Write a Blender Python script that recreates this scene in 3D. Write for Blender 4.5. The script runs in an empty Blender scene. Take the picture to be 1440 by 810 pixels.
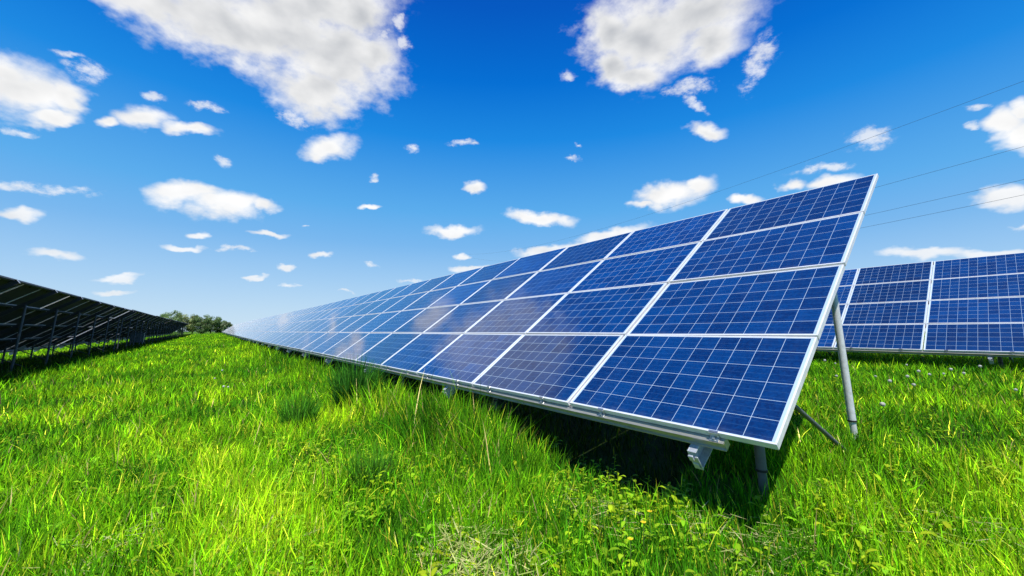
import bpy, math, random
import numpy as np
from mathutils import Vector, Matrix

random.seed(7)
rng = np.random.default_rng(11)
scene = bpy.context.scene
COL = scene.collection
R = math.radians

# ------------------------------------------------------------------ world frame
# +X runs along the solar rows (towards the near end), +Y goes uphill behind the rows, Z up.
CAM_Z = 1.25
FPX, PITCH, YAW = 574.8, 0.19076, -0.94471
SUN = Vector((0.44, -0.20, 1.0)).normalized()

FW = Vector((math.sin(YAW) * math.cos(PITCH), math.cos(YAW) * math.cos(PITCH), math.sin(PITCH)))
RT = Vector((math.cos(YAW), -math.sin(YAW), 0))
UP = RT.cross(FW)


def bearing(px, py):
    """world direction of a sight line from the camera (used to survey clouds and far trees)"""
    return (FW + RT * ((px - 720) / FPX) - UP * ((py - 355) / FPX)).normalized()


# ------------------------------------------------------------------ terrain
def rise(x):
    return 0.004 * np.maximum(0.0, -np.asarray(x, float) - 30)


def vnoise(x, y, scale, seed):
    g = np.random.default_rng(seed).random((257, 257))
    u = (np.asarray(x, float) / scale) % 256
    v = (np.asarray(y, float) / scale) % 256
    i = np.floor(u).astype(int); j = np.floor(v).astype(int)
    fu = u - i; fv = v - j
    fu = fu * fu * (3 - 2 * fu); fv = fv * fv * (3 - 2 * fv)
    a = g[i, j] * (1 - fu) + g[i + 1, j] * fu
    b = g[i, j + 1] * (1 - fu) + g[i + 1, j + 1] * fu
    return a * (1 - fv) + b * fv


def ground_h(x, y):
    x = np.asarray(x, float); y = np.asarray(y, float)
    h = 0.05 + 0.03 * (np.clip(y, -20, 25) - 2.6) + np.minimum(rise(x), 0.62)
    h = h + 0.07 * (vnoise(x, y, 2.3, 3) - 0.5) * np.exp(-np.hypot(x, y) / 60) + 0.10 * (vnoise(x, y, 9.0, 4) - 0.5)
    return h


# ------------------------------------------------------------------ helpers
def tag(o, label=None, cat=None, group=None, kind=None):
    if label: o['label'] = label
    if cat: o['category'] = cat
    if group: o['group'] = group
    if kind: o['kind'] = kind
    return o


def empty(name, loc):
    o = bpy.data.objects.new(name, None)
    o.empty_display_size = 0.3
    o.location = loc
    COL.objects.link(o)
    return o


class MB:
    """collects shapes for one mesh"""
    def __init__(self):
        self.v, self.f, self.m, self.uv, self.sm = [], [], [], [], []

    def face(self, idx, mat=0, uv=None, smooth=False):
        self.f.append(tuple(idx)); self.m.append(mat); self.uv.append(uv); self.sm.append(smooth)

    def quad(self, a, b, c, d, mat=0, uv=None):
        n = len(self.v); self.v += [tuple(a), tuple(b), tuple(c), tuple(d)]
        self.face((n, n + 1, n + 2, n + 3), mat, uv)

    def box(self, x0, x1, y0, y1, z0, z1, mat=0, M=None):
        n = len(self.v)
        p = [(x, y, z) for z in (z0, z1) for y in (y0, y1) for x in (x0, x1)]
        if M is not None: p = [tuple(M @ Vector(q)) for q in p]
        self.v += p
        for q in ((0, 2, 3, 1), (4, 5, 7, 6), (0, 1, 5, 4), (2, 6, 7, 3), (0, 4, 6, 2), (1, 3, 7, 5)):
            self.face([n + k for k in q], mat)

    def bbox(self, x0, x1, y0, y1, z0, z1, b=0.003, mat=0, M=None):
        """box with chamfered edges"""
        n = len(self.v)
        cx, cy, cz = (x0 + x1) / 2, (y0 + y1) / 2, (z0 + z1) / 2
        hx, hy, hz = (x1 - x0) / 2, (y1 - y0) / 2, (z1 - z0) / 2
        b = min(b, hx * .45, hy * .45, hz * .45)
        P = {}
        pts = []
        for sx in (-1, 1):
            for sy in (-1, 1):
                for sz in (-1, 1):
                    P[(sx, sy, sz, 0)] = len(pts); pts.append((cx + sx * hx, cy + sy * (hy - b), cz + sz * (hz - b)))
                    P[(sx, sy, sz, 1)] = len(pts); pts.append((cx + sx * (hx - b), cy + sy * hy, cz + sz * (hz - b)))
                    P[(sx, sy, sz, 2)] = len(pts); pts.append((cx + sx * (hx - b), cy + sy * (hy - b), cz + sz * hz))
        if M is not None: pts = [tuple(M @ Vector(q)) for q in pts]
        self.v += pts
        F = []
        for s in (-1, 1):
            q = [P[(s, a, c, 0)] for a, c in ((-1, -1), (1, -1), (1, 1), (-1, 1))]; F.append(q if s > 0 else q[::-1])
            q = [P[(a, s, c, 1)] for a, c in ((-1, -1), (-1, 1), (1, 1), (1, -1))]; F.append(q if s > 0 else q[::-1])
            q = [P[(a, c, s, 2)] for a, c in ((-1, -1), (1, -1), (1, 1), (-1, 1))]; F.append(q if s > 0 else q[::-1])
        for a in (-1, 1):
            for c in (-1, 1):
                q = [P[(a, c, -1, 0)], P[(a, c, 1, 0)], P[(a, c, 1, 1)], P[(a, c, -1, 1)]]; F.append(q if a * c > 0 else q[::-1])
                q = [P[(a, -1, c, 0)], P[(a, -1, c, 2)], P[(a, 1, c, 2)], P[(a, 1, c, 0)]]; F.append(q if a * c > 0 else q[::-1])
                q = [P[(-1, a, c, 1)], P[(1, a, c, 1)], P[(1, a, c, 2)], P[(-1, a, c, 2)]]; F.append(q if a * c > 0 else q[::-1])
                for d in (-1, 1):
                    q = [P[(a, c, d, 0)], P[(a, c, d, 1)], P[(a, c, d, 2)]]; F.append(q if a * c * d > 0 else q[::-1])
        for q in F: self.face([n + k for k in q], mat)

    def tube(self, a, b, r0, r1=None, n=14, mat=0, caps=True):
        a = Vector(a); b = Vector(b); r1 = r0 if r1 is None else r1
        d = (b - a).normalized()
        u = d.orthogonal().normalized(); w = d.cross(u)
        s = len(self.v)
        for p, r in ((a, r0), (b, r1)):
            for k in range(n):
                t = 2 * math.pi * k / n
                self.v.append(tuple(p + (u * math.cos(t) + w * math.sin(t)) * r))
        for k in range(n):
            j = (k + 1) % n
            self.face((s + k, s + j, s + n + j, s + n + k), mat, None, True)
        if caps:
            q = len(self.v); self.v += self.v[s:s + 2 * n]      # own vertices: caps stay flat, sides stay round
            self.face([q + k for k in range(n)][::-1], mat); self.face([q + n + k for k in range(n)], mat)

    def prism_x(self, prof, x0, x1, mat=0, M=None):
        """extrude a (y,z) profile (counter clockwise seen from +X) along x"""
        n = len(self.v); k = len(prof)
        p = [(x0, y, z) for y, z in prof] + [(x1, y, z) for y, z in prof]
        if M is not None: p = [tuple(M @ Vector(q)) for q in p]
        self.v += p
        for i in range(k):
            j = (i + 1) % k
            self.face((n + i, n + j, n + k + j, n + k + i), mat)
        self.face([n + i for i in range(k)][::-1], mat); self.face([n + k + i for i in range(k)], mat)

    def mesh(self, name, mats):
        me = bpy.data.meshes.new(name)
        me.from_pydata(self.v, [], self.f)
        for m in (mats if isinstance(mats, (list, tuple)) else [mats]): me.materials.append(m)
        me.polygons.foreach_set('material_index', self.m)
        me.polygons.foreach_set('use_smooth', self.sm)
        if any(u is not None for u in self.uv):
            lay = me.uv_layers.new(name='UVMap')
            k = 0
            for fi, f in enumerate(self.f):
                u = self.uv[fi]
                for q in range(len(f)):
                    lay.data[k].uv = u[q] if u else (0, 0)
                    k += 1
        me.update()
        return me

    def build(self, name, mats, parent=None, loc=(0, 0, 0), rot=(0, 0, 0)):
        o = bpy.data.objects.new(name, self.mesh(name, mats))
        COL.objects.link(o)
        o.parent = parent; o.location = loc; o.rotation_euler = rot
        return o


# ------------------------------------------------------------------ node helpers
class NT:
    def __init__(self, tree):
        self.t = tree; self.N = tree.nodes; self.L = tree.links

    def new(self, typ, **kw):
        n = self.N.new(typ)
        for k, v in kw.items(): setattr(n, k, v)
        return n

    def put(self, sock, v):
        if hasattr(v, 'is_linked') or hasattr(v, 'links'): self.L.new(v, sock)
        else: sock.default_value = v

    def math(self, op, a, b=None, c=None, clamp=False):
        n = self.new('ShaderNodeMath', operation=op, use_clamp=clamp)
        self.put(n.inputs[0], a)
        if b is not None: self.put(n.inputs[1], b)
        if c is not None: self.put(n.inputs[2], c)
        return n.outputs[0]

    def mix(self, fac, a, b, blend='MIX'):
        n = self.new('ShaderNodeMix', data_type='RGBA', blend_type=blend)
        self.put(n.inputs[0], fac); self.put(n.inputs[6], a); self.put(n.inputs[7], b)
        return n.outputs[2]

    def step(self, x, lo, hi, to0=0.0, to1=1.0):
        n = self.new('ShaderNodeMapRange', interpolation_type='SMOOTHSTEP')
        self.put(n.inputs[0], x); self.put(n.inputs[1], lo); self.put(n.inputs[2], hi)
        self.put(n.inputs[3], to0); self.put(n.inputs[4], to1)
        return n.outputs[0]

    def noise(self, vec, scale, detail=4, rough=.5, out=0, dist=0.0):
        n = self.new('ShaderNodeTexNoise')
        if vec is not None: self.L.new(vec, n.inputs['Vector'])
        n.inputs['Scale'].default_value = scale; n.inputs['Detail'].default_value = detail
        n.inputs['Roughness'].default_value = rough; n.inputs['Distortion'].default_value = dist
        return n.outputs[out]

    def vmath(self, op, a, b=None, scale=None):
        n = self.new('ShaderNodeVectorMath', operation=op)
        self.put(n.inputs[0], a)
        if b is not None: self.put(n.inputs[1], b)
        if scale is not None: n.inputs['Scale'].default_value = scale
        return n.outputs['Value'] if op in ('LENGTH', 'DOT_PRODUCT', 'DISTANCE') else n.outputs[0]


def new_mat(name):
    m = bpy.data.materials.new(name); m.use_nodes = True
    t = NT(m.node_tree)
    return m, t, m.node_tree.nodes['Principled BSDF']


def metal(name, col, rough, metallic=1.0, spots=0.1, scale=18, stretch=(1, 1, 1), dirt=None):
    m, t, p = new_mat(name)
    tc = t.new('ShaderNodeTexCoord').outputs['Object']
    mp = t.new('ShaderNodeMapping'); t.L.new(tc, mp.inputs[0]); mp.inputs['Scale'].default_value = stretch
    n = t.noise(mp.outputs[0], scale, 5, .65)
    c = t.mix(t.step(n, .3, .7), (*[k * (1 - spots) for k in col], 1), (*[min(1, k * (1 + spots)) for k in col], 1))
    if dirt:
        n2 = t.noise(mp.outputs[0], scale * .33, 6, .7)
        c = t.mix(t.step(n2, .5, .78), c, (*dirt, 1))
    t.L.new(c, p.inputs['Base Color'])
    t.L.new(t.step(n, .2, .8, max(.02, rough - .08), rough + .1), p.inputs['Roughness'])
    p.inputs['Metallic'].default_value = metallic
    return m


M_FRAME = metal('anodised_frame', (.80, .80, .80), .42, .05, .06, 9, dirt=(.68, .68, .66))
M_RAIL = metal('aluminium_rail', (.46, .45, .40), .40, .55, .10, 14, (.3, 2, 2), dirt=(.34, .32, .24))
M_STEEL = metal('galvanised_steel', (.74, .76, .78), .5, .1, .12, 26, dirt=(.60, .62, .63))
M_RAFTER = metal('shaded_purlin_steel', (.045, .05, .05), .6, .1, .14, 12)  # inner rails and rafters: shade under the panels put into the steel colour
M_CLAMP = metal('clamp_metal', (.62, .62, .60), .32, .85, .08, 40)
M_BLACK = metal('black_rubber', (.02, .02, .02), .6, 0, .1, 30)
M_BACK = metal('module_backsheet', (.014, .016, .014), .7, 0, .12, 6)
M_CABINET = metal('grey_cabinet_paint', (.10, .115, .13), .5, .0, .06, 8)
M_BRACKET = metal('galvanised_bracket', (.52, .55, .58), .45, .35, .16, 40, dirt=(.36, .38, .40))
M_SHADEPOST = metal('shade_toned_post_steel', (.065, .075, .085), .55, .1, .15, 20)  # left row posts: post steel darkened to stand in for the row's shade
M_BRACE = metal('shade_toned_brace_steel', (.13, .145, .15), .5, .1, .12, 24)  # braces and front posts: same steel, with the panels' shade in its colour
M_WIRE = metal('weathered_wire', (.10, .11, .12), .6, .4, .1, 5)


def glass_material():
    m, t, p = new_mat('solar_cell_glass')
    uv = t.new('ShaderNodeUVMap', uv_map='UVMap').outputs[0]
    sep = t.new('ShaderNodeSeparateXYZ'); t.L.new(uv, sep.inputs[0])
    lu = t.math('MODULO', sep.outputs[0], 2.0)
    lv = t.math('MODULO', sep.outputs[1], 2.0)
    pit = .1588
    cu = t.math('DIVIDE', t.math('SUBTRACT', lu, .029), pit)
    cv = t.math('DIVIDE', t.math('SUBTRACT', lv, .0166), pit)
    fu = t.math('FRACT', cu); fv = t.math('FRACT', cv)
    half = .5 * .0030 / pit

    def edge(f):   # distance to nearest cell border (0..0.5)
        return t.math('SUBTRACT', .5, t.math('ABSOLUTE', t.math('SUBTRACT', f, .5)))
    line = t.math('MAXIMUM', t.math('LESS_THAN', edge(fu), half), t.math('LESS_THAN', edge(fv), half))
    outer = t.math('MAXIMUM',
                   t.math('MAXIMUM', t.math('LESS_THAN', cu, 0.0), t.math('GREATER_THAN', cu, 10.0)),
                   t.math('MAXIMUM', t.math('LESS_THAN', cv, 0.0), t.math('GREATER_THAN', cv, 6.0)))
    white = t.math('MAXIMUM', line, outer)
    # thin bus bars along u: three per cell
    bb = t.math('FRACT', t.math('MULTIPLY', fv, 3.0))
    bus = t.math('MULTIPLY', t.math('LESS_THAN', t.math('ABSOLUTE', t.math('SUBTRACT', bb, .5)), .5 * .0016 * 3 / pit), .22)
    # cell ids
    oi = t.new('ShaderNodeObjectInfo').outputs['Random']
    comb = t.new('ShaderNodeCombineXYZ')
    t.L.new(t.math('FLOOR', t.math('DIVIDE', t.math('SUBTRACT', sep.outputs[0], .029), pit)), comb.inputs[0])
    t.L.new(t.math('FLOOR', t.math('DIVIDE', t.math('SUBTRACT', sep.outputs[1], .0166), pit)), comb.inputs[1])
    t.L.new(t.math('MULTIPLY', oi, 91.7), comb.inputs[2])
    wn = t.new('ShaderNodeTexWhiteNoise', noise_dimensions='3D'); t.L.new(comb.outputs[0], wn.inputs[0])
    # crystal grains
    off = t.new('ShaderNodeCombineXYZ')
    t.L.new(t.math('ADD', sep.outputs[0], t.math('MULTIPLY', oi, 37.0)), off.inputs[0]); t.L.new(sep.outputs[1], off.inputs[1])
    vor = t.new('ShaderNodeTexVoronoi', feature='F1'); t.L.new(off.outputs[0], vor.inputs['Vector'])
    vor.inputs['Scale'].default_value = 60; vor.inputs['Randomness'].default_value = 1
    gsep = t.new('ShaderNodeSeparateColor'); t.L.new(vor.outputs['Color'], gsep.inputs[0])
    gr = t.math('ADD', t.math('MULTIPLY', wn.outputs[0], .55), t.math('MULTIPLY', gsep.outputs[0], .45))
    pv = t.math('ADD', t.math('MULTIPLY', oi, .60), .68)      # each module its own shade
    cell = t.mix(gr, (.0002, .019, .100, 1), (.0004, .056, .225, 1))
    sc = t.new('ShaderNodeVectorMath', operation='SCALE'); t.L.new(cell, sc.inputs[0]); t.L.new(pv, sc.inputs['Scale'])
    c1 = t.mix(bus, sc.outputs[0], (.16, .36, .60, 1))
    c2 = t.mix(white, c1, (.50, .65, .76, 1))
    # light dust film and faint streaks running down the slope
    mp = t.new('ShaderNodeMapping'); t.L.new(off.outputs[0], mp.inputs[0]); mp.inputs['Scale'].default_value = (9, 1.2, 1)
    ds = t.noise(mp.outputs[0], 1.0, 5, .6)
    dust = t.math('MULTIPLY', t.step(ds, .45, .8), .014)
    c3 = t.mix(dust, c2, (.42, .44, .44, 1))
    # a few droppings and grit specks, grime gathered along the lower frame edge
    sp_ = t.new('ShaderNodeTexVoronoi', feature='F1'); t.L.new(off.outputs[0], sp_.inputs['Vector']); sp_.inputs['Scale'].default_value = 2.1
    ss = t.new('ShaderNodeSeparateColor'); t.L.new(sp_.outputs['Color'], ss.inputs[0])
    spot = t.math('MULTIPLY', t.math('LESS_THAN', sp_.outputs['Distance'], .017), t.math('GREATER_THAN', ss.outputs[0], .80))
    c3 = t.mix(t.math('MULTIPLY', spot, .7), c3, (.62, .62, .56, 1))
    grime = t.math('MULTIPLY', t.step(lv, .075, .012), t.step(ds, .3, .75))
    c3 = t.mix(t.math('MULTIPLY', grime, .16), c3, (.22, .20, .15, 1))
    t.L.new(c3, p.inputs['Base Color'])
    p.inputs['Roughness'].default_value = .45
    p.inputs['Specular IOR Level'].default_value = .15
    p.inputs['Coat Weight'].default_value = 1.0
    p.inputs['Coat IOR'].default_value = 1.38
    t.L.new(t.step(ds, .3, .8, .035, .11), p.inputs['Coat Roughness'])
    bn = t.new('ShaderNodeBump'); bn.inputs['Strength'].default_value = .012; bn.inputs['Distance'].default_value = .05
    t.L.new(t.noise(off.outputs[0], 2.6, 1, .4), bn.inputs['Height'])
    t.L.new(bn.outputs[0], p.inputs['Coat Normal'])
    return m


M_GLASS = glass_material()

# ------------------------------------------------------------------ solar modules
PW, PH, PT, GAP = 1.646, .986, .040, .024
PX, PY = PW + GAP, PH + GAP
TILT = 0.6267
CT, ST = math.cos(TILT), math.sin(TILT)


def add_frame(mb, ox=0.0, oy=0.0, M=None):
    """aluminium frame: four bars butted end to end, plus the backsheet; local x from -PW to 0, y from 0 to PH"""
    lip = .013
    mb.bbox(ox - PW, ox, oy, oy + lip, -PT, 0, .0015, 0, M)
    mb.bbox(ox - PW, ox, oy + PH - lip, oy + PH, -PT, 0, .0015, 0, M)
    mb.bbox(ox - PW, ox - PW + lip, oy + lip, oy + PH - lip, -PT, -.0002, .0015, 0, M)
    mb.bbox(ox - lip, ox, oy + lip, oy + PH - lip, -PT, -.0002, .0015, 0, M)
    mb.box(ox - PW + lip, ox - lip, oy + lip, oy + PH - lip, -.011, -.007, 1, M)
    mb.box(ox - PW / 2 - .07, ox - PW / 2 + .07, oy + PH - .16, oy + PH - .05, -.034, -.011, 2, M)


def add_glass(mb, ox=0.0, oy=0.0, uo=(0, 0), M=None):
    lip = .0125; z = -.0022
    a = [(ox - PW + lip, oy + lip, z), (ox - lip, oy + lip, z), (ox - lip, oy + PH - lip, z), (ox - PW + lip, oy + PH - lip, z)]
    uv = [(uo[0] + lip, uo[1] + lip), (uo[0] + PW - lip, uo[1] + lip), (uo[0] + PW - lip, uo[1] + PH - lip), (uo[0] + lip, uo[1] + PH - lip)]
    if M is not None: a = [tuple(M @ Vector(q)) for q in a]
    mb.quad(*a, 0, uv)


_mb = MB(); add_frame(_mb); ME_FRAME = _mb.mesh('solar_panel', [M_FRAME, M_BACK, M_BLACK])
_mb = MB(); add_glass(_mb); ME_GLASS = _mb.mesh('cell_glass', [M_GLASS])

# slope frame -> table frame: x stays, slope y tilts up
TM = Matrix.Rotation(TILT, 4, 'X')
RAIL_N0, RAIL_N1 = -PT - .004, -PT - .064     # rails directly under the frames
RAFT_N0, RAFT_N1 = RAIL_N1 - .003, RAIL_N1 - .133


def make_table(name, label, x0, ncol, y0, z0, post_x, cols_as_parts, clamps=0, low_detail=False, rail_in=.25, group='rows of solar panels', M_POST=None):
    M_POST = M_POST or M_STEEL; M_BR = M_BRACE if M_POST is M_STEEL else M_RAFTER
    """one rigid solar table: modules, rails, rafters, posts, braces."""
    g0 = float(ground_h(x0, y0 + 1.5))
    root = empty(name, (x0, y0, g0))
    tag(root, label, 'solar panels', group)
    base = rise(x0)

    def dz(x): return float(rise(x) - base) + (z0 - g0)
    # --- modules
    rest_f, rest_g = MB(), MB(); nrest = 0
    r = random.Random(name + str(x0))
    for c in range(ncol):
        xr = -c * PX
        for k in range(4):
            jt = r.gauss(0, .0035); jx = r.gauss(0, .0022); jn = r.gauss(0, .0018)
            o = Vector((xr, 0, dz(x0 + xr))) + TM @ Vector((0, k * PY, jn))
            rot = Matrix.Rotation(jx, 4, 'Y') @ Matrix.Rotation(TILT + jt * .6, 4, 'X')
            if c in cols_as_parts:
                p = bpy.data.objects.new('solar_panel', ME_FRAME); COL.objects.link(p)
                p.parent = root; p.location = o; p.rotation_euler = rot.to_euler()
                g = bpy.data.objects.new('cell_glass', ME_GLASS); COL.objects.link(g); g.parent = p
            else:
                M = Matrix.Translation(o) @ rot
                add_frame(rest_f, 0, 0, M); add_glass(rest_g, 0, 0, (2.0 * c, 2.0 * k), M); nrest += 1
    if nrest:
        f = rest_f.build('solar_panel', [M_FRAME, M_BACK, M_BLACK], root); f['kind'] = 'stuff'
        rest_g.build('cell_glass', [M_GLASS], f)
    xe = -(ncol - 1) * PX - PW
    # --- rails: C profile with open side to the front
    def rail(v0, v1):
        mb = MB(); t = .007
        prof = [(v0, RAIL_N1), (v1, RAIL_N1), (v1, RAIL_N0), (v0, RAIL_N0), (v0, RAIL_N0 - t),
                (v0 + .012, RAIL_N0 - t - .003), (v0 + .012, RAIL_N1 + t + .003), (v0, RAIL_N1 + t)]
        seg = max(1, ncol // 8)
        L0, L1 = -rail_in, xe + .12
        for s in range(seg):
            a = L0 + (L1 - L0) * s / seg; b = L0 + (L1 - L0) * (s + 1) / seg + (.003 if s < seg - 1 else 0)
            z = dz(x0 + (a + b) / 2)
            mb.prism_x(prof, b, a, 0, Matrix.Translation((0, 0, z)) @ TM)
        return mb
    vs = [(-.040, .020), (PY - .04, PY + .02), (2 * PY - .04, 2 * PY + .02), (3 * PY - .04, 3 * PY + .02), (4 * PY - .055, 4 * PY + .005)]
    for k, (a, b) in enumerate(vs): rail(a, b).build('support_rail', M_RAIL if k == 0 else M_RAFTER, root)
    # --- rafters, posts, braces
    yf, yr = .76, 2.80
    for px in post_x:
        x = px - x0; z = dz(px)
        Mx = Matrix.Translation((x - .065, 0, z)) @ TM     # the rafter runs along the side of its posts
        mb = MB()
        n0, n1 = RAFT_N0, RAFT_N1
        t = .006
        for part, dark in ((0, 0), (1, 1)):  # front end in bright steel, the rest in the shade-toned copy
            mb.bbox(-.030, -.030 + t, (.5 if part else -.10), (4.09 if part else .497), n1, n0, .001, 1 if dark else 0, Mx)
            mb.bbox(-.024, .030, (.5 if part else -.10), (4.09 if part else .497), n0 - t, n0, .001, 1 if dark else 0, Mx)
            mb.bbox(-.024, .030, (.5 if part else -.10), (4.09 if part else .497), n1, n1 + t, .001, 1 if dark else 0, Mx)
        if not low_detail:      # end cap bracket with a slot and a bolt under the front rail
            mb.bbox(-.024, .034, -.112, -.102, n1 - .004, n0 - .03, .002, 0, Mx)
            mb.bbox(-.020, .012, -.128, -.113, n0 - .052, n0 - .012, .003, 0, Mx)
            mb.bbox(-.012, .024, -.120, -.1125, n1 + .012, n1 + .05, .002, 0, Mx)
            mb.bbox(-.024, .034, 4.092, 4.104, n1 - .004, n0, .002, 0, Mx)
            for vy in (-.006, PY - .012, 2 * PY - .012, 3 * PY - .012):
                mb.tube(Mx @ Vector((.045, vy, n0 - .02)), Mx @ Vector((.045, vy, n0 + .001)), .010, n=6)
        mb.build('rafter', [M_BRACKET, M_RAFTER], root)
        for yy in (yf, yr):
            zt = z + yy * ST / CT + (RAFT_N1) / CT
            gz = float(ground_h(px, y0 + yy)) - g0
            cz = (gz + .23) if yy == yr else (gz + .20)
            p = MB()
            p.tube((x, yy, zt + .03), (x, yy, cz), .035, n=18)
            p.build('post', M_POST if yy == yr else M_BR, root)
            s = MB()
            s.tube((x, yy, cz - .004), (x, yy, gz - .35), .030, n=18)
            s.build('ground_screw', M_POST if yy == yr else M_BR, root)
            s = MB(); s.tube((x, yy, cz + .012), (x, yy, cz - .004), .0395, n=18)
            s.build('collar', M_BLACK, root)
        b = MB()
        zb = z + yf * ST / CT + RAFT_N1 / CT + .04
        gz = float(ground_h(px, y0 + yr)) - g0
        b.tube((x + .055, yf, zb), (x + .055, yr - .30, gz - .06), .019, n=10)
        b.tube((x + .02, yf, zb + .015), (x + .08, yf, zb + .015), .013, n=6)
        b.build('brace', M_BR, root)
    # --- module clamps along the front rail
    for c in range(clamps):
        for u in (.36, PW - .36):
            x = -c * PX - u; z = dz(x0 + x)
            Mx = Matrix.Translation((x, 0, z)) @ TM
            mb = MB()
            mb.bbox(-.030, .030, -.034, -.003, RAIL_N0 + .001, RAIL_N0 + .006, .001, 0, Mx)
            mb.bbox(-.030, .030, -.009, -.003, RAIL_N0 + .007, -.001, .001, 0, Mx)
            mb.bbox(-.030, .030, -.0025, .010, -.0008 + .001, .004, .001, 0, Mx)
            mb.tube(Mx @ Vector((0, -.022, RAIL_N0 + .006)), Mx @ Vector((0, -.022, RAIL_N0 + .017)), .009, n=6)
            mb.build('clamp', M_CLAMP, root)
    return root


Z0 = CAM_Z - .616
make_table('solar_table', 'longest blue solar panel row, its big near end tilted above the middle of the meadow',
           -1.107, 65, 2.61, Z0, [-1.55 - 3.52 * k for k in range(31)], set(range(25)), clamps=20, rail_in=.30)
make_table('solar_table', 'pale far panel row just beyond the dark gap at the end of the longest row',
           -110.9, 12, 2.61, Z0 + float(rise(-110.9)), [-111.5 - 3.5 * k for k in range(6)], set(range(12)), low_detail=True)
make_table('solar_table', 'farthest small pale panel row beside the distant trees',
           -131.9, 12, 2.61, Z0 + float(rise(-131.9)), [-132.5 - 3.5 * k for k in range(6)], set(range(12)), low_detail=True)
# row uphill, seen right of the near end
make_table('solar_table', 'shorter panel row standing uphill behind the near end of the longest row, facing the camera',
           2.75, 9, 13.08, CAM_Z - .405, [2.3 - 3.5 * k for k in range(4)], set(range(9)), clamps=9, rail_in=.1)
# row downhill, seen from its dark back
ZL = CAM_Z - .90
make_table('solar_table', 'dark backs of a panel row on grey posts at the left edge of the field',
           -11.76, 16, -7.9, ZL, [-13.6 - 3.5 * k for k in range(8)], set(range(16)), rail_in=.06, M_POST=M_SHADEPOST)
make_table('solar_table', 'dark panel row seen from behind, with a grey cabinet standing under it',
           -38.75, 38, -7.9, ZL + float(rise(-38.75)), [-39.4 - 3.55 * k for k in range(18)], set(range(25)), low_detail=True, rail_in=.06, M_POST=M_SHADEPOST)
make_table('solar_table', 'farthest dark panel row seen from behind, its tip touching the distant trees',
           -102.8, 16, -7.9, ZL + float(rise(-102.8)), [-103.4 - 3.5 * k for k in range(7)], set(range(16)), low_detail=True, rail_in=.06, M_POST=M_SHADEPOST)

# ------------------------------------------------------------------ inverter cabinet under the left row
cx, cy = -57.5, -6.1
cz = float(ground_h(cx, cy))
cab = empty('inverter_cabinet', (cx, cy, cz))
tag(cab, 'grey metal electrical cabinet standing in shade under the left panel row', 'cabinet')
b = MB(); b.bbox(-.25, .25, -.55, .55, .25, 1.25, .02); b.build('body', M_CABINET, cab)
b = MB(); b.bbox(-.29, .29, -.59, .59, 1.252, 1.29, .01); b.build('roof', M_CABINET, cab)
for q in (-1, 1):
    b = MB(); b.bbox(.252, .268, q * .27 - .25, q * .27 + .25, .30, 1.20, .006); d = b.build('door', M_CABINET, cab)
    b = MB(); b.bbox(.27, .295, q * .06 - .015, q * .06 + .015, .68, .82, .005); b.build('handle', M_BLACK, d)
    b = MB(); b.bbox(-.22, .22, q * .45 - .05, q * .45 + .05, -.1, .248, .01); b.build('foot', M_CABINET, cab)

# ------------------------------------------------------------------ ground
def axis(n, inner, outer):
    s = np.linspace(-1, 1, n)
    return np.sign(s) * (inner * np.abs(s) + (outer - inner) * np.abs(s) ** 6)


def ground():
    n = 361
    ax = axis(n, 60, 4000) - 20; ay = axis(n, 40, 4000)
    X, Y = np.meshgrid(ax, ay, indexing='ij')
    Z = ground_h(X, Y)
    far = np.clip((np.hypot(X, Y) - 300) / 600, 0, 1)
    Z = Z * (1 - far) + 0.4 * far
    v = np.stack([X, Y, Z], -1).reshape(-1, 3)
    i = np.arange(n - 1)
    I, J = np.meshgrid(i, i, indexing='ij')
    a = (I * n + J).ravel()
    f = np.stack([a, a + n, a + n + 1, a + 1], -1)
    me = bpy.data.meshes.new('ground')
    me.vertices.add(len(v)); me.vertices.foreach_set('co', v.ravel())
    me.loops.add(f.size); me.loops.foreach_set('vertex_index', f.ravel())
    me.polygons.add(len(f)); me.polygons.foreach_set('loop_start', np.arange(len(f)) * 4)
    me.update(calc_edges=True)
    me.polygons.foreach_set('use_smooth', np.ones(len(f), bool))
    m, t, p = new_mat('meadow_soil')
    g = t.new('ShaderNodeNewGeometry').outputs['Position']
    n1 = t.noise(g, 1.1, 6, .6); n2 = t.noise(g, 14, 6, .7); n3 = t.noise(g, .06, 4, .6)
    c = t.mix(t.step(n1, .35, .65), (.03, .055, .010, 1), (.07, .062, .026, 1))
    c = t.mix(t.step(n2, .35, .65), c, (.03, .06, .008, 1))
    ln = t.vmath('LENGTH', g)
    far = t.step(ln, 25, 110)
    c = t.mix(far, c, t.mix(t.step(n3, .35, .65), (.07, .17, .010, 1), (.11, .21, .015, 1)))
    t.L.new(c, p.inputs['Base Color']); p.inputs['Roughness'].default_value = .95
    p.inputs['Specular IOR Level'].default_value = .1
    bm_ = t.new('ShaderNodeBump'); bm_.inputs['Strength'].default_value = .8; bm_.inputs['Distance'].default_value = .05
    t.L.new(n2, bm_.inputs['Height']); t.L.new(bm_.outputs[0], p.inputs['Normal'])
    me.materials.append(m)
    o = bpy.data.objects.new('ground', me); COL.objects.link(o)
    tag(o, kind='structure')


ground()


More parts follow.
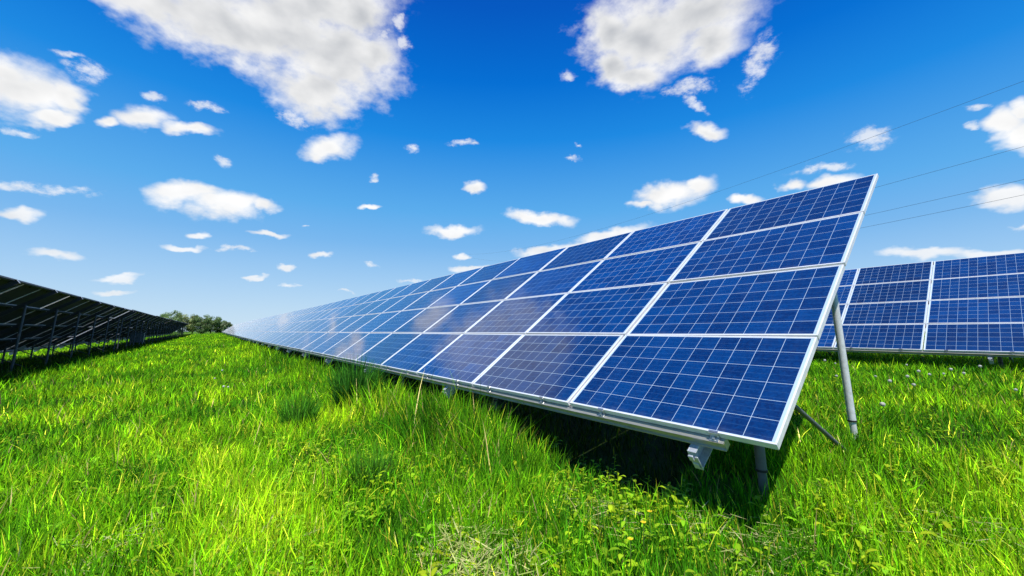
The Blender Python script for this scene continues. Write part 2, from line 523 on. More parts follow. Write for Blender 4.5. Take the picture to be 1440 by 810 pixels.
# ------------------------------------------------------------------ leaf / blade materials
def leaf_material(name, trans=.45, rough=.5, spec=.25, soft=0.0):
    m, t, p = new_mat(name)
    out = m.node_tree.nodes['Material Output']
    a = t.new('ShaderNodeAttribute', attribute_name='col')
    p.inputs['Roughness'].default_value = rough
    p.inputs['Specular IOR Level'].default_value = spec
    t.L.new(a.outputs['Color'], p.inputs['Base Color'])
    if soft:    # blades in a dense sward take the light of the sward's surface
        gn = t.new('ShaderNodeNewGeometry').outputs['Normal']
        t.L.new(t.vmath('NORMALIZE', t.vmath('ADD', t.vmath('SCALE', gn, scale=.55), (0, 0, soft))), p.inputs['Normal'])
    tr = t.new('ShaderNodeBsdfTranslucent')
    tc = t.mix(1.0, a.outputs['Color'], (1.25, 1.15, .55, 1), 'MULTIPLY')
    t.L.new(tc, tr.inputs['Color'])
    mx = t.new('ShaderNodeMixShader'); mx.inputs[0].default_value = trans
    t.L.new(p.outputs[0], mx.inputs[1]); t.L.new(tr.outputs[0], mx.inputs[2])
    t.L.new(mx.outputs[0], out.inputs['Surface'])
    return m


M_GRASS = leaf_material('grass_blade', .36, .6, .06, .50)
M_LEAF = leaf_material('weed_leaf', .35, .55, .12, .5)
M_TREE = leaf_material('tree_leaf', .25, .6, .2)


def mesh_from(name, co, faces_idx, loop_total, col, mat, smooth=True):
    """co (n,3); faces_idx flat loop vertex index; loop_total per face; col (n,3)"""
    me = bpy.data.meshes.new(name)
    me.vertices.add(len(co)); me.vertices.foreach_set('co', co.astype(np.float32).ravel())
    me.loops.add(len(faces_idx)); me.loops.foreach_set('vertex_index', faces_idx.astype(np.int32))
    st = np.concatenate([[0], np.cumsum(loop_total)[:-1]])
    me.polygons.add(len(loop_total)); me.polygons.foreach_set('loop_start', st.astype(np.int32))
    me.update(calc_edges=True)
    me.polygons.foreach_set('use_smooth', np.full(len(loop_total), smooth))
    a = me.color_attributes.new('col', 'FLOAT_COLOR', 'POINT')
    a.data.foreach_set('color', np.concatenate([col, np.ones((len(col), 1))], 1).astype(np.float32).ravel())
    me.materials.append(mat)
    return me


def blades(x, y, z, h, w, az, lean, laz, curl, cbase, ctip, levels=(0, .38, .72, 1.0), wprof=(.8, 1.0, .72, 0)):
    """build curved blades; returns co, loop idx, loop totals, colours"""
    n = len(x); co = []; col = []
    fx, fy = np.cos(az), np.sin(az)                # blade width direction
    lx, ly = np.cos(laz), np.sin(laz)
    for l, wp in zip(levels, wprof):
        off = h * (lean * l + curl * l * l)
        up = h * (l - .5 * (curl + lean * .5) ** 2 * l * l * .9)
        px = x + lx * off; py = y + ly * off; pz = z + up
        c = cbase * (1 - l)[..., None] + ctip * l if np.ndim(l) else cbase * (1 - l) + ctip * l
        if wp > 0:
            hw = .5 * w * wp
            co += [np.stack([px - fx * hw, py - fy * hw, pz], -1), np.stack([px + fx * hw, py + fy * hw, pz], -1)]
            col += [c, c]
        else:
            co.append(np.stack([px, py, pz], -1)); col.append(c)
    k = len(co)
    co = np.stack(co, 1).reshape(-1, 3); col = np.stack(col, 1).reshape(-1, 3)
    loc = []; tot = []
    for i in range(len(levels) - 2):
        loc += [2 * i, 2 * i + 1, 2 * i + 3, 2 * i + 2]; tot.append(4)
    i = len(levels) - 2
    loc += [2 * i, 2 * i + 1, 2 * i + 2]; tot.append(3)
    idx = (np.arange(n)[:, None] * k + np.array(loc)[None]).ravel()
    return co, idx, np.tile(tot, n), col


AZ0 = math.atan2(FW.y, FW.x)


def sample_polar(n, r0, r1, power, half=R(62)):
    """points whose density falls as r^-power about the viewpoint"""
    k = 2 - power
    u = rng.random(n)
    r = (r0 ** k + u * (r1 ** k - r0 ** k)) ** (1 / k) if abs(k) > 1e-6 else r0 * (r1 / r0) ** u
    a = AZ0 + (rng.random(n) * 2 - 1) * half
    return r * np.cos(a), r * np.sin(a), r


C_DARK = np.array([.045, .200, .003]); C_MID = np.array([.165, .430, .004]); C_LIGHT = np.array([.370, .620, .008])
C_YEL = np.array([.58, .66, .04]); C_STRAW = np.array([.42, .34, .14])


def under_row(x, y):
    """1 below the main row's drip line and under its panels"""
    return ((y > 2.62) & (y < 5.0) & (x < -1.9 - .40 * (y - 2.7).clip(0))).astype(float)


def grass():
    n = 1120000
    x, y, r = sample_polar(n, .75, 165, 1.66, R(78))
    ra = 6 * np.sqrt(rng.random(90000)); aa = rng.random(90000) * 2 * np.pi     # the meadow goes on all round the viewpoint
    far_side = np.abs((aa - AZ0 + np.pi) % (2 * np.pi) - np.pi) > R(77)
    x = np.concatenate([x, (ra * np.cos(aa))[far_side]]); y = np.concatenate([y, (ra * np.sin(aa))[far_side]])
    r = np.concatenate([r, ra[far_side]]); n = len(x)
    tall = vnoise(x, y, .9, 21) * .6 + vnoise(x, y, .32, 22) * .4
    patch = vnoise(x, y, 1.6, 23) * .55 + vnoise(x, y, .5, 24) * .45
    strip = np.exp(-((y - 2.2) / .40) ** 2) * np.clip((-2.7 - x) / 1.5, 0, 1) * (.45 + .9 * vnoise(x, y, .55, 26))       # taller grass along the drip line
    strip2 = np.exp(-((y + 4.5) / .6) ** 2) * (x < -10)          # uncut fringe round the left row's posts
    und = under_row(x, y)
    keep = rng.random(n) < np.where(und > 0, .35, 1.0) * np.clip(.30 + 1.2 * tall, 0, 1)
    x, y, r, tall, patch, strip, strip2, und = [q[keep] for q in (x, y, r, tall, patch, strip, strip2, und)]
    n = len(x)
    z = ground_h(x, y) - .015
    h = (.11 + .165 * tall) * (.5 + .8 * rng.random(n)) * (1 + 1.6 * strip) * (1 + .6 * strip2) * (1 - .35 * und)
    seedh = rng.random(n) < .022
    h = np.where(seedh, h * 1.55, h)
    fade = np.clip((r - 30) / 90, 0, 1)
    h = h * (1 - .25 * fade) * (1 + .10 * (rng.random(n) < .12))
    w = (.0042 + .0060 * rng.random(n) ** 1.5) * np.maximum(1, (r / 4.2) ** .80)
    az = rng.random(n) * 2 * np.pi
    laz = rng.random(n) * 2 * np.pi
    lean = np.abs(rng.normal(0, .22, n)) + .02
    curl = np.abs(rng.normal(.10, .30, n))
    t = np.clip(patch * 1.6 - .47 + rng.normal(0, .20, n), 0, 1)[:, None]
    c = np.where(t < .5, C_DARK + (C_MID - C_DARK) * (t * 2), C_MID + (C_LIGHT - C_MID) * (t * 2 - 1))
    k = (rng.random(n) < (.05 + .16 * np.clip(patch * 2 - 1.05, 0, 1)) * np.clip(8 / r, .15, 1))[:, None]
    c = np.where(k, C_YEL, c)
    k = (rng.random(n) < .018 * np.clip(7 / r, .1, 1))[:, None]
    c = np.where(k, C_STRAW, c)
    # greener, darker along the drip line and at tussocks
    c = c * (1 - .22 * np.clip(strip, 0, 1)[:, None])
    c = c * np.exp(rng.normal(.08, .54, n))[:, None]
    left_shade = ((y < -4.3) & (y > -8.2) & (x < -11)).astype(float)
    c = c * (1 - .82 * np.maximum(und, left_shade))[:, None]  # shade below the main and left rows painted into the blade colour
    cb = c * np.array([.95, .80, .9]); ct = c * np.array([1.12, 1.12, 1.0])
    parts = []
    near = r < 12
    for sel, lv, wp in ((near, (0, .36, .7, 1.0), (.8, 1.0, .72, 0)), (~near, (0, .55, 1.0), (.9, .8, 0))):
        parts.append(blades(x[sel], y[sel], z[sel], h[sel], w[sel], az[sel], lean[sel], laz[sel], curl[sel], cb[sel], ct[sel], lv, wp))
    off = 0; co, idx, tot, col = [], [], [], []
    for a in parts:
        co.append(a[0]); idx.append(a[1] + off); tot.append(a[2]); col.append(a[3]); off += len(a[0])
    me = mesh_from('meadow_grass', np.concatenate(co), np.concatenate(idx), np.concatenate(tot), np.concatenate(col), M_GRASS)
    o = bpy.data.objects.new('meadow_grass', me); COL.objects.link(o)
    tag(o, 'lush bright green meadow grass covering the ground between the panel rows', 'grass', kind='stuff')


grass()


# ------------------------------------------------------------------ weeds, tussocks, flowers
def leaf_verts(base, d, up, L, W, c, co, idx, tot, col):
    """a pointed oval leaf folded along its midrib"""
    s = len(co)
    side = d.cross(up).normalized()
    nrm = side.cross(d).normalized()
    for l, wd, dr in ((0, .0, 0), (.3, .75, .05), (.6, 1.0, .02), (.85, .55, -.08), (1, 0, -.2)):
        p = base + d * (L * l) + nrm * (L * dr)
        if wd == 0:
            co.append(p); col.append(c)
        else:
            co += [p - side * (W * wd * .5) + nrm * (W * .12), p, p + side * (W * wd * .5) + nrm * (W * .12)]
            col += [c * .95, c * 1.1, c * .95]
    idx += [s, s + 2, s + 1, s, s + 3, s + 2]; tot += [3, 3]
    for a in (1, 4):
        b = a + 3
        idx += [s + a, s + a + 1, s + b + 1, s + b, s + a + 1, s + a + 2, s + b + 2, s + b + 1]; tot += [4, 4]
    idx += [s + 7, s + 8, s + 10, s + 8, s + 9, s + 10]; tot += [3, 3]


def weed_geo(rnd, x, y, h, co, idx, tot, col, c0):
    z = float(ground_h(x, y))
    lean = Vector((rnd.gauss(0, .15), rnd.gauss(0, .15), 1)).normalized()
    n = int(4 + h * 26)
    for k in range(n):
        t = (k + .5) / n
        a = k * 2.4 + rnd.random()
        out = Vector((math.cos(a), math.sin(a), rnd.uniform(.1, .7))).normalized()
        p = Vector((x, y, z)) + lean * (h * (.25 + .75 * t))
        L = rnd.choice((.03, .04, .05, .08)) * rnd.uniform(.8, 1.2) * (1.25 - .5 * t)
        leaf_verts(p, out, Vector((0, 0, 1)), L, L * .42, c0 * rnd.uniform(.75, 1.25), co, idx, tot, col)
    # stem as a thin ribbon cross
    s = len(co)
    tp = Vector((x, y, z)) + lean * h
    for dx, dy in ((.0025, 0), (0, .0025)):
        s = len(co)
        co += [Vector((x - dx, y - dy, z)), Vector((x + dx, y + dy, z)), tp + Vector((dx, dy, 0)), tp - Vector((dx, dy, 0))]
        col += [c0 * .7] * 4; idx += [s, s + 1, s + 2, s + 3]; tot.append(4)


def finish(name, g, mat):
    co, idx, tot, col = g
    me = mesh_from(name, np.array([tuple(p) for p in co]), np.array(idx), np.array(tot), np.array(col), mat)
    o = bpy.data.objects.new(name, me); COL.objects.link(o)
    return o


def weeds():
    rnd = random.Random(5)
    g = ([], [], [], [])
    n = 0
    while n < 3600:
        u = rnd.random()
        r = 1.3 * (18 / 1.3) ** u
        a = AZ0 + rnd.uniform(-R(72), R(72))
        x, y = r * math.cos(a), r * math.sin(a)
        pv = float(vnoise(x, y, 1.1, 31))
        if rnd.random() > max(0.30, (pv - .40) * 1.7): continue
        if 2.9 < y < 5.8 and x < -1.3: continue
        c = np.array([.42, .62, .016]) * rnd.uniform(.7, 1.25) * np.array([rnd.uniform(.6, 1.2), 1, 1])
        weed_geo(rnd, x, y, rnd.uniform(.07, .21), *g, c)
        n += 1
    o = finish('broadleaf_ground_cover', g, M_LEAF)
    tag(o, 'yellowish green broad-leaved weeds mixed all through the meadow grass', 'weeds', kind='stuff')


weeds()


def tussock(x, y, h, rad, n, label, cm):
    a = rng.random(n) * 2 * np.pi; rr = rad * np.sqrt(rng.random(n))
    px, py = x + rr * np.cos(a), y + rr * np.sin(a)
    z = ground_h(px, py)
    hh = h * (.35 + .65 * rng.random(n)) * (1 - .35 * (rr / rad))
    c = np.exp(rng.normal(0, .55, n))[:, None] * np.array(cm)
    r = math.hypot(x, y)
    w = (.005 + .004 * rng.random(n)) * max(1, (r / 4.5) ** .85)
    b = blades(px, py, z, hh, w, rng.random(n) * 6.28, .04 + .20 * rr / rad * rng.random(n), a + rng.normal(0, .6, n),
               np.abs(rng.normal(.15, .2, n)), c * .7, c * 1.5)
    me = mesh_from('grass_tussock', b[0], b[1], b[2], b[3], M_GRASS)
    o = bpy.data.objects.new('grass_tussock', me); COL.objects.link(o)
    tag(o, label, 'tussock', 'dark tall grass tussocks')


tussock(-6.9, 1.95, 1.12, .24, 1500, 'tallest dark green grass tussock, touching the lower edge of the longest panel row', (.026, .12, .008))
tussock(-6.2, 1.05, .72, .18, 600, 'dark green grass tussock of middling height in the open meadow left of the tallest tussock', (.05, .18, .008))
tussock(-3.5, 1.15, .46, .15, 420, 'small dark tussock of grass in the foreground meadow below the middle of the picture', (.05, .17, .008))


def dandelion_mesh():
    st = MB(); st.tube((0, 0, 0), (.015, .01, .30), .0028, .0022, n=6)
    hd = MB()
    rnd = random.Random(3)
    c = Vector((.015, .01, .325))
    hd.tube(c - Vector((0, 0, .026)), c - Vector((0, 0, .010)), .006, .004, n=6)
    for k in range(150):
        zc = 1 - 2 * (k + .5) / 150; a = k * 2.39996
        d = Vector((math.sqrt(1 - zc * zc) * math.cos(a), math.sqrt(1 - zc * zc) * math.sin(a), zc))
        p = c + d * .027 * rnd.uniform(.9, 1.1)
        u = d.orthogonal().normalized() * .0055; w = d.cross(u)
        hd.quad(p - u, p - w, p + u, p + w)
        s = d.orthogonal().normalized() * .0006
        hd.quad(c - s, c + s, p + s, p - s)
    return st, hd


M_STEM = metal('flower_stem', (.16, .24, .05), .6, 0, .1, 20)
M_FLUFF = metal('seed_fluff', (.66, .66, .58), .9, 0, .05, 30)
M_YELLOW = metal('yellow_petal', (.85, .62, .01), .6, 0, .05, 30)
_s, _h = dandelion_mesh()
ME_ST, ME_HD = _s.mesh('stem', [M_STEM]), _h.mesh('seed_head', [M_FLUFF])
_rd = random.Random(9)
for x, y in [(-3.48, 11.0), (-3.35, 11.2), (-2.66, 8.83), (-2.28, 9.36), (-1.82, 8.31), (-1.8, 9.26), (-1.55, 8.22), (-2.26, 11.6),
             (-1.83, 9.98), (-1.67, 9.89), (-1.59, 10.47), (-1.51, 10.58), (-1.34, 10.34), (-1.23, 11.4), (-.7, 8.96), (-1.47, 6.15),
             (-9.97, .39), (-12.35, .18), (-13.44, .4), (-9.7, .32)]:
    e = empty('dandelion', (x, y, float(ground_h(x, y)) + .02))
    e.rotation_euler = (_rd.gauss(0, .1), _rd.gauss(0, .1), _rd.uniform(0, 6.28))
    s = _rd.uniform(.62, .9); e.scale = (s, s, s)
    tag(e, 'round white dandelion seed head on a thin stalk in the meadow grass', 'dandelion', 'dandelion seed heads in the grass')
    for nm, me in (('stem', ME_ST), ('seed_head', ME_HD)):
        o = bpy.data.objects.new(nm, me); COL.objects.link(o); o.parent = e

_st = MB(); _st.tube((0, 0, 0), (.01, 0, .20), .0022, .0018, n=6)
_pt = MB()
for k in range(5):
    a = k * 2 * math.pi / 5
    d = Vector((math.cos(a), math.sin(a), .35)).normalized(); q = Vector((-math.sin(a), math.cos(a), 0))
    c0 = Vector((.01, 0, .20))
    n0 = len(_pt.v)
    _pt.v += [tuple(c0), tuple(c0 + d * .009 - q * .007), tuple(c0 + d * .016 - q * .004), tuple(c0 + d * .016 + q * .004), tuple(c0 + d * .009 + q * .007)]
    _pt.face([n0, n0 + 1, n0 + 2, n0 + 3, n0 + 4])
_pt.tube((.01, 0, .199), (.01, 0, .207), .004, .003, n=6)
ME_YS, ME_YP = _st.mesh('stem', [M_STEM]), _pt.mesh('petals', [M_YELLOW])
for x, y in [(-1.66, 2.18), (-1.60, 2.04), (-1.53, 1.84)]:
    e = empty('buttercup', (x, y, float(ground_h(x, y)) + .01))
    tag(e, 'tiny yellow flower low in the foreground grass below the end of the front rail', 'flower', 'yellow flowers in the foreground')
    for nm, me in (('stem', ME_YS), ('petals', ME_YP)):
        o = bpy.data.objects.new(nm, me); COL.objects.link(o); o.parent = e


def straw():
    """mown grass: short flat strands matted together between the green blades"""
    def spot(x, y, n, rad, L, aim):
        a = rng.random(n) * 2 * np.pi; rr = rad * rng.random(n) ** .7
        px, py = x + rr * np.cos(a) * 1.4, y + rr * np.sin(a)
        z = ground_h(px, py) + .04 + .10 * rng.random(n) ** 1.5
        la = rng.normal(aim, .9, n)
        l = L * (.35 + .9 * rng.random(n))
        t = rng.random(n)[:, None]
        c = np.exp(rng.normal(0, .25, n))[:, None] * (np.array((.62, .58, .28)) * t + np.array((.48, .58, .14)) * (1 - t))
        b = blades(px, py, z, l, .004 + .006 * rng.random(n), la + np.pi / 2 + rng.normal(0, .3, n), .95 + 0 * l, la, .15 * rng.random(n), c, c * .95)
        q = b[0].reshape(-1, 7, 3).copy()
        q[:, :, 2] = q[:, :1, 2] + (q[:, :, 2] - q[:, :1, 2]) * rng.normal(.02, .10, n)[:, None]
        return (q.reshape(-1, 3),) + b[1:]
    parts = [spot(-1.98, 1.22, 900, .30, .17, 2.6), spot(-2.75, .35, 150, .26, .16, 2.4), spot(-3.4, -.35, 90, .25, .14, 2.4),
             spot(-2.05, 2.1, 180, .25, .12, 1.0), spot(-1.2, 2.5, 260, .35, .12, .8), spot(-.55, 3.3, 220, .45, .13, .5), spot(-2.6, 1.5, 180, .3, .14, 2)]
    co, idx, tot, col, off = [], [], [], [], 0
    for p in parts:
        co.append(p[0]); idx.append(p[1] + off); tot.append(p[2]); col.append(p[3]); off += len(p[0])
    me = mesh_from('dry_straw', np.concatenate(co), np.concatenate(idx), np.concatenate(tot), np.concatenate(col), M_LEAF)
    o = bpy.data.objects.new('dry_straw', me); COL.objects.link(o)
    tag(o, 'pale dry mown grass lying in patches along the bottom edge of the meadow', 'straw', kind='stuff')


straw()


# ------------------------------------------------------------------ distant trees
M_BARK = metal('bark', (.10, .085, .07), .9, 0, .2, 5)


def tree(x, y, top, width, label, tone, seed):
    r = np.random.default_rng(seed)
    gz = float(ground_h(x, y))
    H = top - gz
    root = empty('broadleaf_tree', (x, y, gz))
    tag(root, label, 'tree', 'trees at the far end of the field')
    mb = MB()
    rr = random.Random(seed)
    mb.tube((0, 0, -.2), (.1, .05, H * .35), .20, .14, n=9)
    ends = []
    for k in range(6):
        a = k * 1.05 + rr.random()
        e = Vector((math.cos(a) * width * .26, math.sin(a) * width * .26, H * rr.uniform(.6, .85)))
        mb.tube((.1, .05, H * rr.uniform(.25, .35)), e, .10, .03, n=6); ends.append(e)
    mb.build('trunk', M_BARK, root)
    # clumps
    nc = 48
    cc = []
    for k in range(nc):
        while True:
            p = r.uniform(-1, 1, 3)
            if .25 < np.linalg.norm(p) < 1: break
        q = np.array([p[0] * width * .5, p[1] * width * .5, H * (.52 + .46 * p[2])])
        q[2] = max(q[2], H * .10)
        cc.append((q, width * r.uniform(.10, .19), r.uniform(.7, 1.25)))
    co, idx, tot, col = [], [], [], []
    N = 0
    for q, s, t in cc:
        m = 130
        d = r.normal(0, 1, (m, 3)); d /= np.linalg.norm(d, axis=1)[:, None]
        p = q + d * s * (r.random(m) ** .4)[:, None] * np.array([1, 1, .8])
        a = r.normal(0, 1, (m, 3)); a /= np.linalg.norm(a, axis=1)[:, None]
        b = np.cross(a, d); b /= np.linalg.norm(b, axis=1)[:, None] + 1e-6
        sz = r.uniform(.10, .24, m)[:, None]
        v = np.stack([p - a * sz, p - b * sz * .5, p + a * sz, p + b * sz * .5], 1)
        c = np.array(tone) * t * np.exp(r.normal(0, .25, m))[:, None]
        co.append(v.reshape(-1, 3)); col.append(np.repeat(c, 4, 0))
        idx.append(N + np.arange(4 * m)); tot.append(np.full(m, 4)); N += 4 * m
    me = mesh_from('crown', np.concatenate(co), np.concatenate(idx), np.concatenate(tot), np.concatenate(col), M_TREE, False)
    o = bpy.data.objects.new('crown', me); COL.objects.link(o); o.parent = root


TONE = [(.085, .125, .045), (.11, .13, .05), (.065, .095, .03), (.06, .09, .03), (.05, .08, .025), (.055, .085, .03), (.08, .10, .05), (.06, .09, .035)]
TREES = [(242, 437, 6.4, 'tallest grey-green tree, first from the left in the distant clump'),
         (260, 441, 6.4, 'rounded light olive tree, second from the left in the distant clump'),
         (274, 442.5, 6.0, 'wide bushy tree, third from the left in the distant clump'),
         (287, 444, 5.8, 'dark bushy tree in the middle of the distant clump, fourth from the left'),
         (299, 444.5, 5.8, 'darkest bushy tree, fifth from the left in the distant clump'),
         (311, 448, 4.6, 'low dark tree where the distant clump starts to slope down, sixth from the left'),
         (319, 452.5, 3.4, 'lowest tree at the right tip of the distant clump')]
for k, (px, py, w, lab) in enumerate(TREES):
    d = bearing(px, py); X = -172 - (k % 3) * 3
    P = d * (X / d.x)
    tree(X, P.y, P.z + CAM_Z, w, lab, [2.6 * q + .02 for q in TONE[k]], 100 + k)  # tones lifted towards grey: distance haze put into the leaf colour

# ------------------------------------------------------------------ overhead power lines behind the rows
WD = Vector((-.97535, .22066, 0)); WN = Vector((.22066, .97535, 0))
for zz, sag, lab in ((13.9, .0009, 'highest of the four thin overhead wires'), (10.15, .0012, 'second highest of the four thin overhead wires'),
                     (8.3, .0011, 'third highest thin overhead wire, just above the lowest one'), (7.45, .0010, 'lowest of the four thin overhead wires')):
    mb = MB(); pts = []
    for k in range(41):
        s = -45 + k * 4.0
        pts.append(WN * 35 + WD * s + Vector((0, 0, CAM_Z + zz + sag * (s - 17) ** 2)))
    rad = .0085
    for a, b in zip(pts[:-1], pts[1:]): mb.tube(a, b, rad, n=6, caps=False)
    o = mb.build('power_line', M_WIRE)
    tag(o, lab + ' crossing the sky on the right', 'power line', 'overhead wires')

# ------------------------------------------------------------------ sky with scattered cumulus
SKY_STRENGTH = .10
CLOUDS = [  # px, py, half-width, half-height, roll (deg), weight
    (225, 2, 90, 28, 20, 1), (310, 25, 120, 48, 22, 1), (395, 40, 130, 62, 18, 1), (470, 75, 95, 58, 12, 1), (528, 82, 46, 34, -20, 1), (505, 20, 50, 40, 30, 1),
    (445, 128, 62, 42, 15, 1), (430, 10, 120, 40, 0, 1), (468, 207, 44, 21, -6, 1),
    (28, 118, 78, 36, 14, 1), (88, 132, 34, 36, 10, .8), (5, 98, 50, 26, 8, 1), (60, 158, 50, 12, 10, .7),
    (196, 161, 46, 19, 4, 1), (262, 178, 40, 10, 14, .8), (148, 172, 22, 9, 0, .7), (305, 222, 16, 11, 20, .6),
    (266, 274, 50, 17, 8, 1), (322, 289, 54, 20, 6, 1), (372, 292, 30, 10, 4, .9),
    (25, 302, 48, 9, 3, 1), (76, 354, 46, 7, 2, .8), (257, 348, 34, 6, 3, .9), (380, 327, 36, 5, 3, .9),
    (278, 328, 17, 6, 0, .9), (670, 272, 22, 9, 0, 1), (637, 324, 38, 9, -2, 1), (757, 307, 50, 10, 2, 1), (516, 292, 18, 6, 0, .8),
    (448, 358, 21, 5, 0, .8), (166, 390, 34, 5, 2, .7), (162, 409, 30, 4, 2, .7), (399, 373, 17, 5, 0, .8), (358, 389, 20, 4, 0, .7),
    (645, 358, 13, 5, 0, .8), (655, 377, 28, 6, -4, .8), (587, 209, 15, 11, 30, .55), (665, 209, 12, 5, 0, .5), (528, 246, 8, 6, 0, .6),
    (512, 380, 16, 5, 0, .6), (430, 317, 11, 4, 0, .6), (410, 402, 26, 4, 0, .6), (575, 395, 22, 4, 0, .6), (485, 415, 20, 3, 0, .5),
    (905, 50, 84, 62, 0, 1), (980, 20, 84, 38, -12, 1), (858, 45, 48, 48, 20, 1), (895, 105, 52, 22, 6, .9), (1000, 62, 52, 38, -25, .85),
    (860, 90, 34, 30, 10, .9), (975, 150, 26, 10, 30, .45), (985, 183, 32, 11, 4, .9), (942, 276, 54, 22, -6, 1), (984, 262, 30, 19, -10, 1), (902, 287, 24, 9, 0, .8),
    (1112, 258, 22, 11, 0, .8), (1165, 257, 40, 12, -6, .9), (1050, 281, 24, 9, -4, .8), (1215, 195, 46, 20, 10, .4),
    (1412, 172, 40, 30, -20, 1), (1450, 190, 50, 28, -10, 1), (1440, 150, 30, 24, -10, .9), (1415, 277, 46, 15, -6, .9), (1430, 315, 30, 6, -4, .6),
    (1300, 357, 60, 8, -2, .9), (1400, 354, 60, 7, -3, .8), (770, 352, 46, 8, -4, .9), (855, 331, 60, 9, -10, .9), (815, 345, 45, 8, -8, .8),
    (812, 222, 15, 6, 20, .55), (820, 205, 10, 4, 0, .55), (60, 268, 95, 7, 7, .42),
    # thin torn pieces beside the big clouds
    (540, 60, 40, 26, -30, .5), (575, 62, 22, 12, 30, .5), (415, 165, 40, 18, 20, .5), (120, 95, 34, 22, 20, .5), (100, 68, 30, 8, 15, .5), (215, 132, 30, 8, 15, .5),
    (290, 150, 34, 10, 20, .5), (1060, 90, 24, 60, 10, .35), (970, 128, 46, 14, -10, .5), (800, 110, 20, 14, 20, .4), (1150, 235, 50, 10, -6, .4), (560, 30, 18, 16, 0, .5),
    (650, 208, 26, 7, 0, .45), (1375, 150, 22, 8, -20, .5), (1365, 178, 18, 7, 0, .5), (330, 350, 40, 6, 0, .45), (20, 175, 40, 12, 10, .5),
    # outside the frame, so that reflections and side views meet an ordinary sky
    (-500, 150, 220, 70, 5, 1), (-900, 260, 240, 40, 0, 1), (1900, 120, 200, 70, -8, 1), (2400, 260, 260, 40, 0, 1),
]


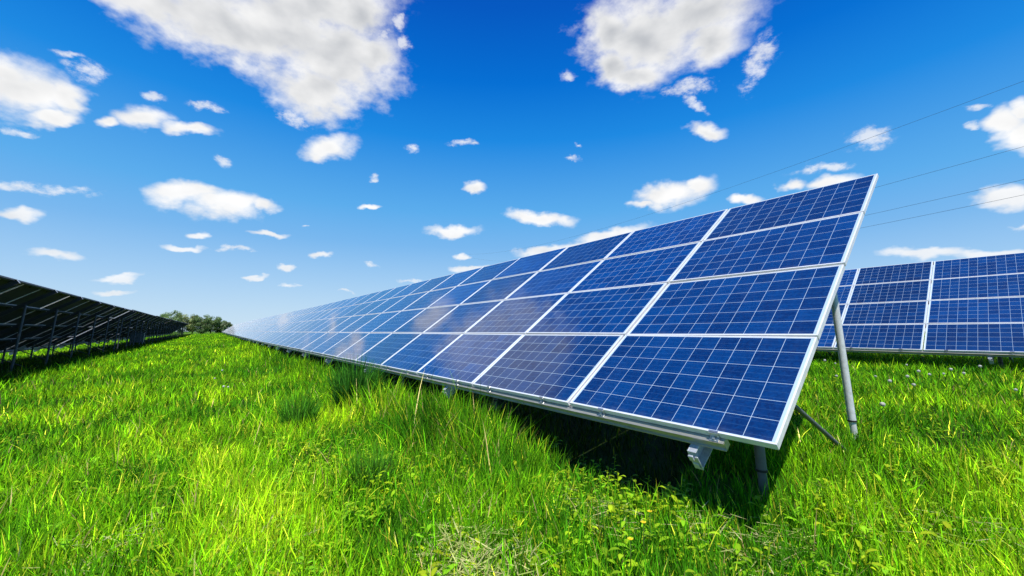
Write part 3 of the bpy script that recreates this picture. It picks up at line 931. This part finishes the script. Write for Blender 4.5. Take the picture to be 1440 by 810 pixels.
def world():
    w = bpy.data.worlds.new('World'); scene.world = w; w.use_nodes = True
    t = NT(w.node_tree)
    bg = w.node_tree.nodes['Background']
    sky = t.new('ShaderNodeTexSky', sky_type='NISHITA')
    sky.sun_disc = False
    sky.sun_elevation = math.asin(SUN.z)
    sky.sun_rotation = math.atan2(SUN.x, SUN.y)
    sky.altitude = 200; sky.air_density = 1.0; sky.dust_density = .6; sky.ozone_density = 2.0
    hs = t.new('ShaderNodeHueSaturation'); hs.inputs['Saturation'].default_value = 1.35; hs.inputs['Value'].default_value = 1.1
    t.L.new(sky.outputs[0], hs.inputs['Color'])
    d = t.new('ShaderNodeTexCoord').outputs['Generated']
    dn = t.vmath('NORMALIZE', d)
    se = t.new('ShaderNodeSeparateXYZ'); t.L.new(dn, se.inputs[0])
    rp = t.new('ShaderNodeValToRGB'); t.L.new(se.outputs[2], rp.inputs[0])
    rp.color_ramp.interpolation = 'EASE' if False else 'LINEAR'
    stops = [(0.0, (.60, .775, .925)), (.05, (.50, .71, .92)), (.113, (.37, .62, .91)), (.20, (.20, .49, .88)), (.28, (.11, .43, .87)),
             (.44, (.012, .26, .79)), (.55, (.0005, .165, .68)), (.668, (.0006, .10, .55)), (1.0, (0, .045, .34))]
    els = rp.color_ramp.elements
    while len(els) < len(stops): els.new(.5)
    for e_, (p_, c_) in zip(els, stops): e_.position = p_; e_.color = (*c_, 1)
    rs = t.new('ShaderNodeVectorMath', operation='SCALE'); t.L.new(rp.outputs[0], rs.inputs[0]); rs.inputs['Scale'].default_value = 1 / SKY_STRENGTH
    skyc = t.mix(.94, hs.outputs[0], rs.outputs[0])
    # stretch noise horizontally towards the horizon as a flat cloud deck would
    sp = t.new('ShaderNodeSeparateXYZ'); t.L.new(dn, sp.inputs[0])
    cmb = t.new('ShaderNodeCombineXYZ')
    t.L.new(sp.outputs[0], cmb.inputs[0]); t.L.new(sp.outputs[1], cmb.inputs[1])
    t.L.new(t.math('MULTIPLY', sp.outputs[2], 1.6), cmb.inputs[2])
    q = cmb.outputs[0]
    warp = t.noise(q, 5.0, 3, .55, out=1)
    warp = t.vmath('SUBTRACT', warp, (.5, .5, .5))
    warp2 = t.vmath('SUBTRACT', t.noise(q, 22.0, 3, .6, out=1), (.5, .5, .5))
    dw = t.vmath('ADD', dn, t.vmath('ADD', t.vmath('SCALE', warp, scale=.075), t.vmath('SCALE', warp2, scale=.03)))
    def build_field(clouds):
        field = None
        for px, py, a, b, roll, wt in clouds:
            c = bearing(px, py)
            # angular scale at this point of the sky
            e = (bearing(px + 1, py) - bearing(px - 1, py)); ex = e.length / 2
            f = (bearing(px, py - 1) - bearing(px, py + 1)); ey = f.length / 2
            X = e.normalized(); Yv = (f - X * f.dot(X)).normalized()
            ro = R(roll); kk = .98 + .28 * min(1.0, max(0.0, (a - 30) / 50))
            X2 = X * math.cos(ro) - Yv * math.sin(ro); Y2 = Yv * math.cos(ro) + X * math.sin(ro)
            Mx = Matrix((X2, Y2, X2.cross(Y2))).transposed()
            mp = t.new('ShaderNodeMapping', vector_type='TEXTURE')
            if field is None:
                t.L.new(dw, mp.inputs[0])
            else:       # a vanishing dependence on the running field keeps the shader's evaluation order (and stack) short
                ch = t.new('ShaderNodeVectorMath', operation='MULTIPLY_ADD')
                t.L.new(field, ch.inputs[0]); ch.inputs[1].default_value = (1e-9, 1e-9, 1e-9); t.L.new(dw, ch.inputs[2])
                t.L.new(ch.outputs[0], mp.inputs[0])
            mp.inputs['Location'].default_value = c
            mp.inputs['Rotation'].default_value = Mx.to_euler('XYZ')
            mp.inputs['Scale'].default_value = (a * ex * kk, b * ey * kk * 1.06, 2.0)
            ln = t.vmath('LENGTH', mp.outputs[0])
            v = t.math('SUBTRACT', 1.0, ln)
            if field is None: field = v
            else:
                n = t.new('ShaderNodeMath', operation='SMOOTH_MAX')
                t.L.new(field, n.inputs[0]); t.L.new(v, n.inputs[1]); n.inputs[2].default_value = .12
                field = n.outputs[0]
        return field
    field = build_field([c for c in CLOUDS if c[5] > .65])
    thin = build_field([c for c in CLOUDS if c[5] <= .65])
    field = t.math('MAXIMUM', field, -1.5)
    puff = t.noise(q, 22, 8, .57)
    big = t.noise(q, 9, 5, .55)
    edge = t.math('ADD', field, t.math('ADD', t.math('MULTIPLY', t.math('SUBTRACT', puff, .5), .95), t.math('MULTIPLY', t.math('SUBTRACT', big, .5), .40)))
    alpha = t.math('MULTIPLY', t.math('POWER', t.step(edge, -.08, .66), .85), t.step(sp.outputs[2], .02, .30, .72, 1.0))
    alpha = t.math('MULTIPLY', alpha, t.step(field, -.42, .1))
    # thin torn wisps
    wz = t.noise(q, 34, 8, .68)
    we = t.math('ADD', thin, t.math('MULTIPLY', t.math('SUBTRACT', wz, .52), 2.6))
    wa = t.math('MULTIPLY', t.math('MULTIPLY', t.step(we, .05, 1.0), t.step(thin, -.05, .45)), .72)
    alpha = t.math('MAXIMUM', alpha, wa)
    # directional shading: compare the puff noise with itself a little towards the sun
    q2 = t.vmath('ADD', q, tuple(Vector((SUN.x, SUN.y, SUN.z * 1.6)) * .03))
    puff2 = t.noise(q2, 15, 3, .45)
    puff1 = t.noise(q, 15, 3, .45)
    lit = t.math('MULTIPLY', t.math('SUBTRACT', puff1, puff2), .26)
    thick = t.step(t.math('ADD', field, t.math('MULTIPLY', t.math('SUBTRACT', big, .5), .5)), -.05, 1.25)
    hi = t.step(sp.outputs[2], .25, .62)                  # seen from below the cores turn grey
    shade = t.math('SUBTRACT', 1.0, t.math('MULTIPLY', thick, t.math('ADD', .03, t.math('MULTIPLY', hi, .27))))
    shade = t.math('ADD', shade, lit)
    shade = t.math('MINIMUM', t.math('MAXIMUM', shade, .45), 1.06)
    base = t.mix(t.step(shade, .4, 1.0), (.62, .68, .78, 1), (1.0, 1.0, 1.0, 1))
    cs = t.new('ShaderNodeVectorMath', operation='SCALE'); t.L.new(base, cs.inputs[0])
    t.L.new(t.math('MULTIPLY', shade, .98 / SKY_STRENGTH), cs.inputs['Scale'])
    res = t.mix(alpha, skyc, cs.outputs[0])
    t.L.new(res, bg.inputs['Color']); bg.inputs['Strength'].default_value = SKY_STRENGTH
    w.cycles.sampling_method = 'MANUAL'; w.cycles.sample_map_resolution = 512


world()

# ------------------------------------------------------------------ sun
ld = bpy.data.lights.new('sun', 'SUN'); ld.energy = 5.0; ld.angle = R(.5); ld.color = (1.0, .96, .90)
lo = bpy.data.objects.new('sun', ld); COL.objects.link(lo)
lo.rotation_euler = (-SUN).to_track_quat('-Z', 'Y').to_euler()
lo.location = SUN * 50

# ------------------------------------------------------------------ camera
cd = bpy.data.cameras.new('camera'); cd.sensor_width = 36; cd.sensor_fit = 'HORIZONTAL'
cd.lens = FPX / 1440 * 36
cd.shift_y = -50 / 1440
cd.clip_start = .05; cd.clip_end = 20000
co_ = bpy.data.objects.new('camera', cd); COL.objects.link(co_)
co_.matrix_world = Matrix.Translation((0, 0, CAM_Z)) @ Matrix((RT, UP, -FW)).transposed().to_4x4()
scene.camera = co_

scene.render.engine = 'CYCLES'
scene.view_settings.view_transform = 'Standard'; scene.view_settings.look = 'None'
scene.view_settings.exposure = 0; scene.view_settings.gamma = 1
scene.cycles.max_bounces = 8; scene.cycles.diffuse_bounces = 3; scene.cycles.glossy_bounces = 3
scene.cycles.transmission_bounces = 4; scene.cycles.transparent_max_bounces = 4
scene.cycles.sample_clamp_indirect = 6
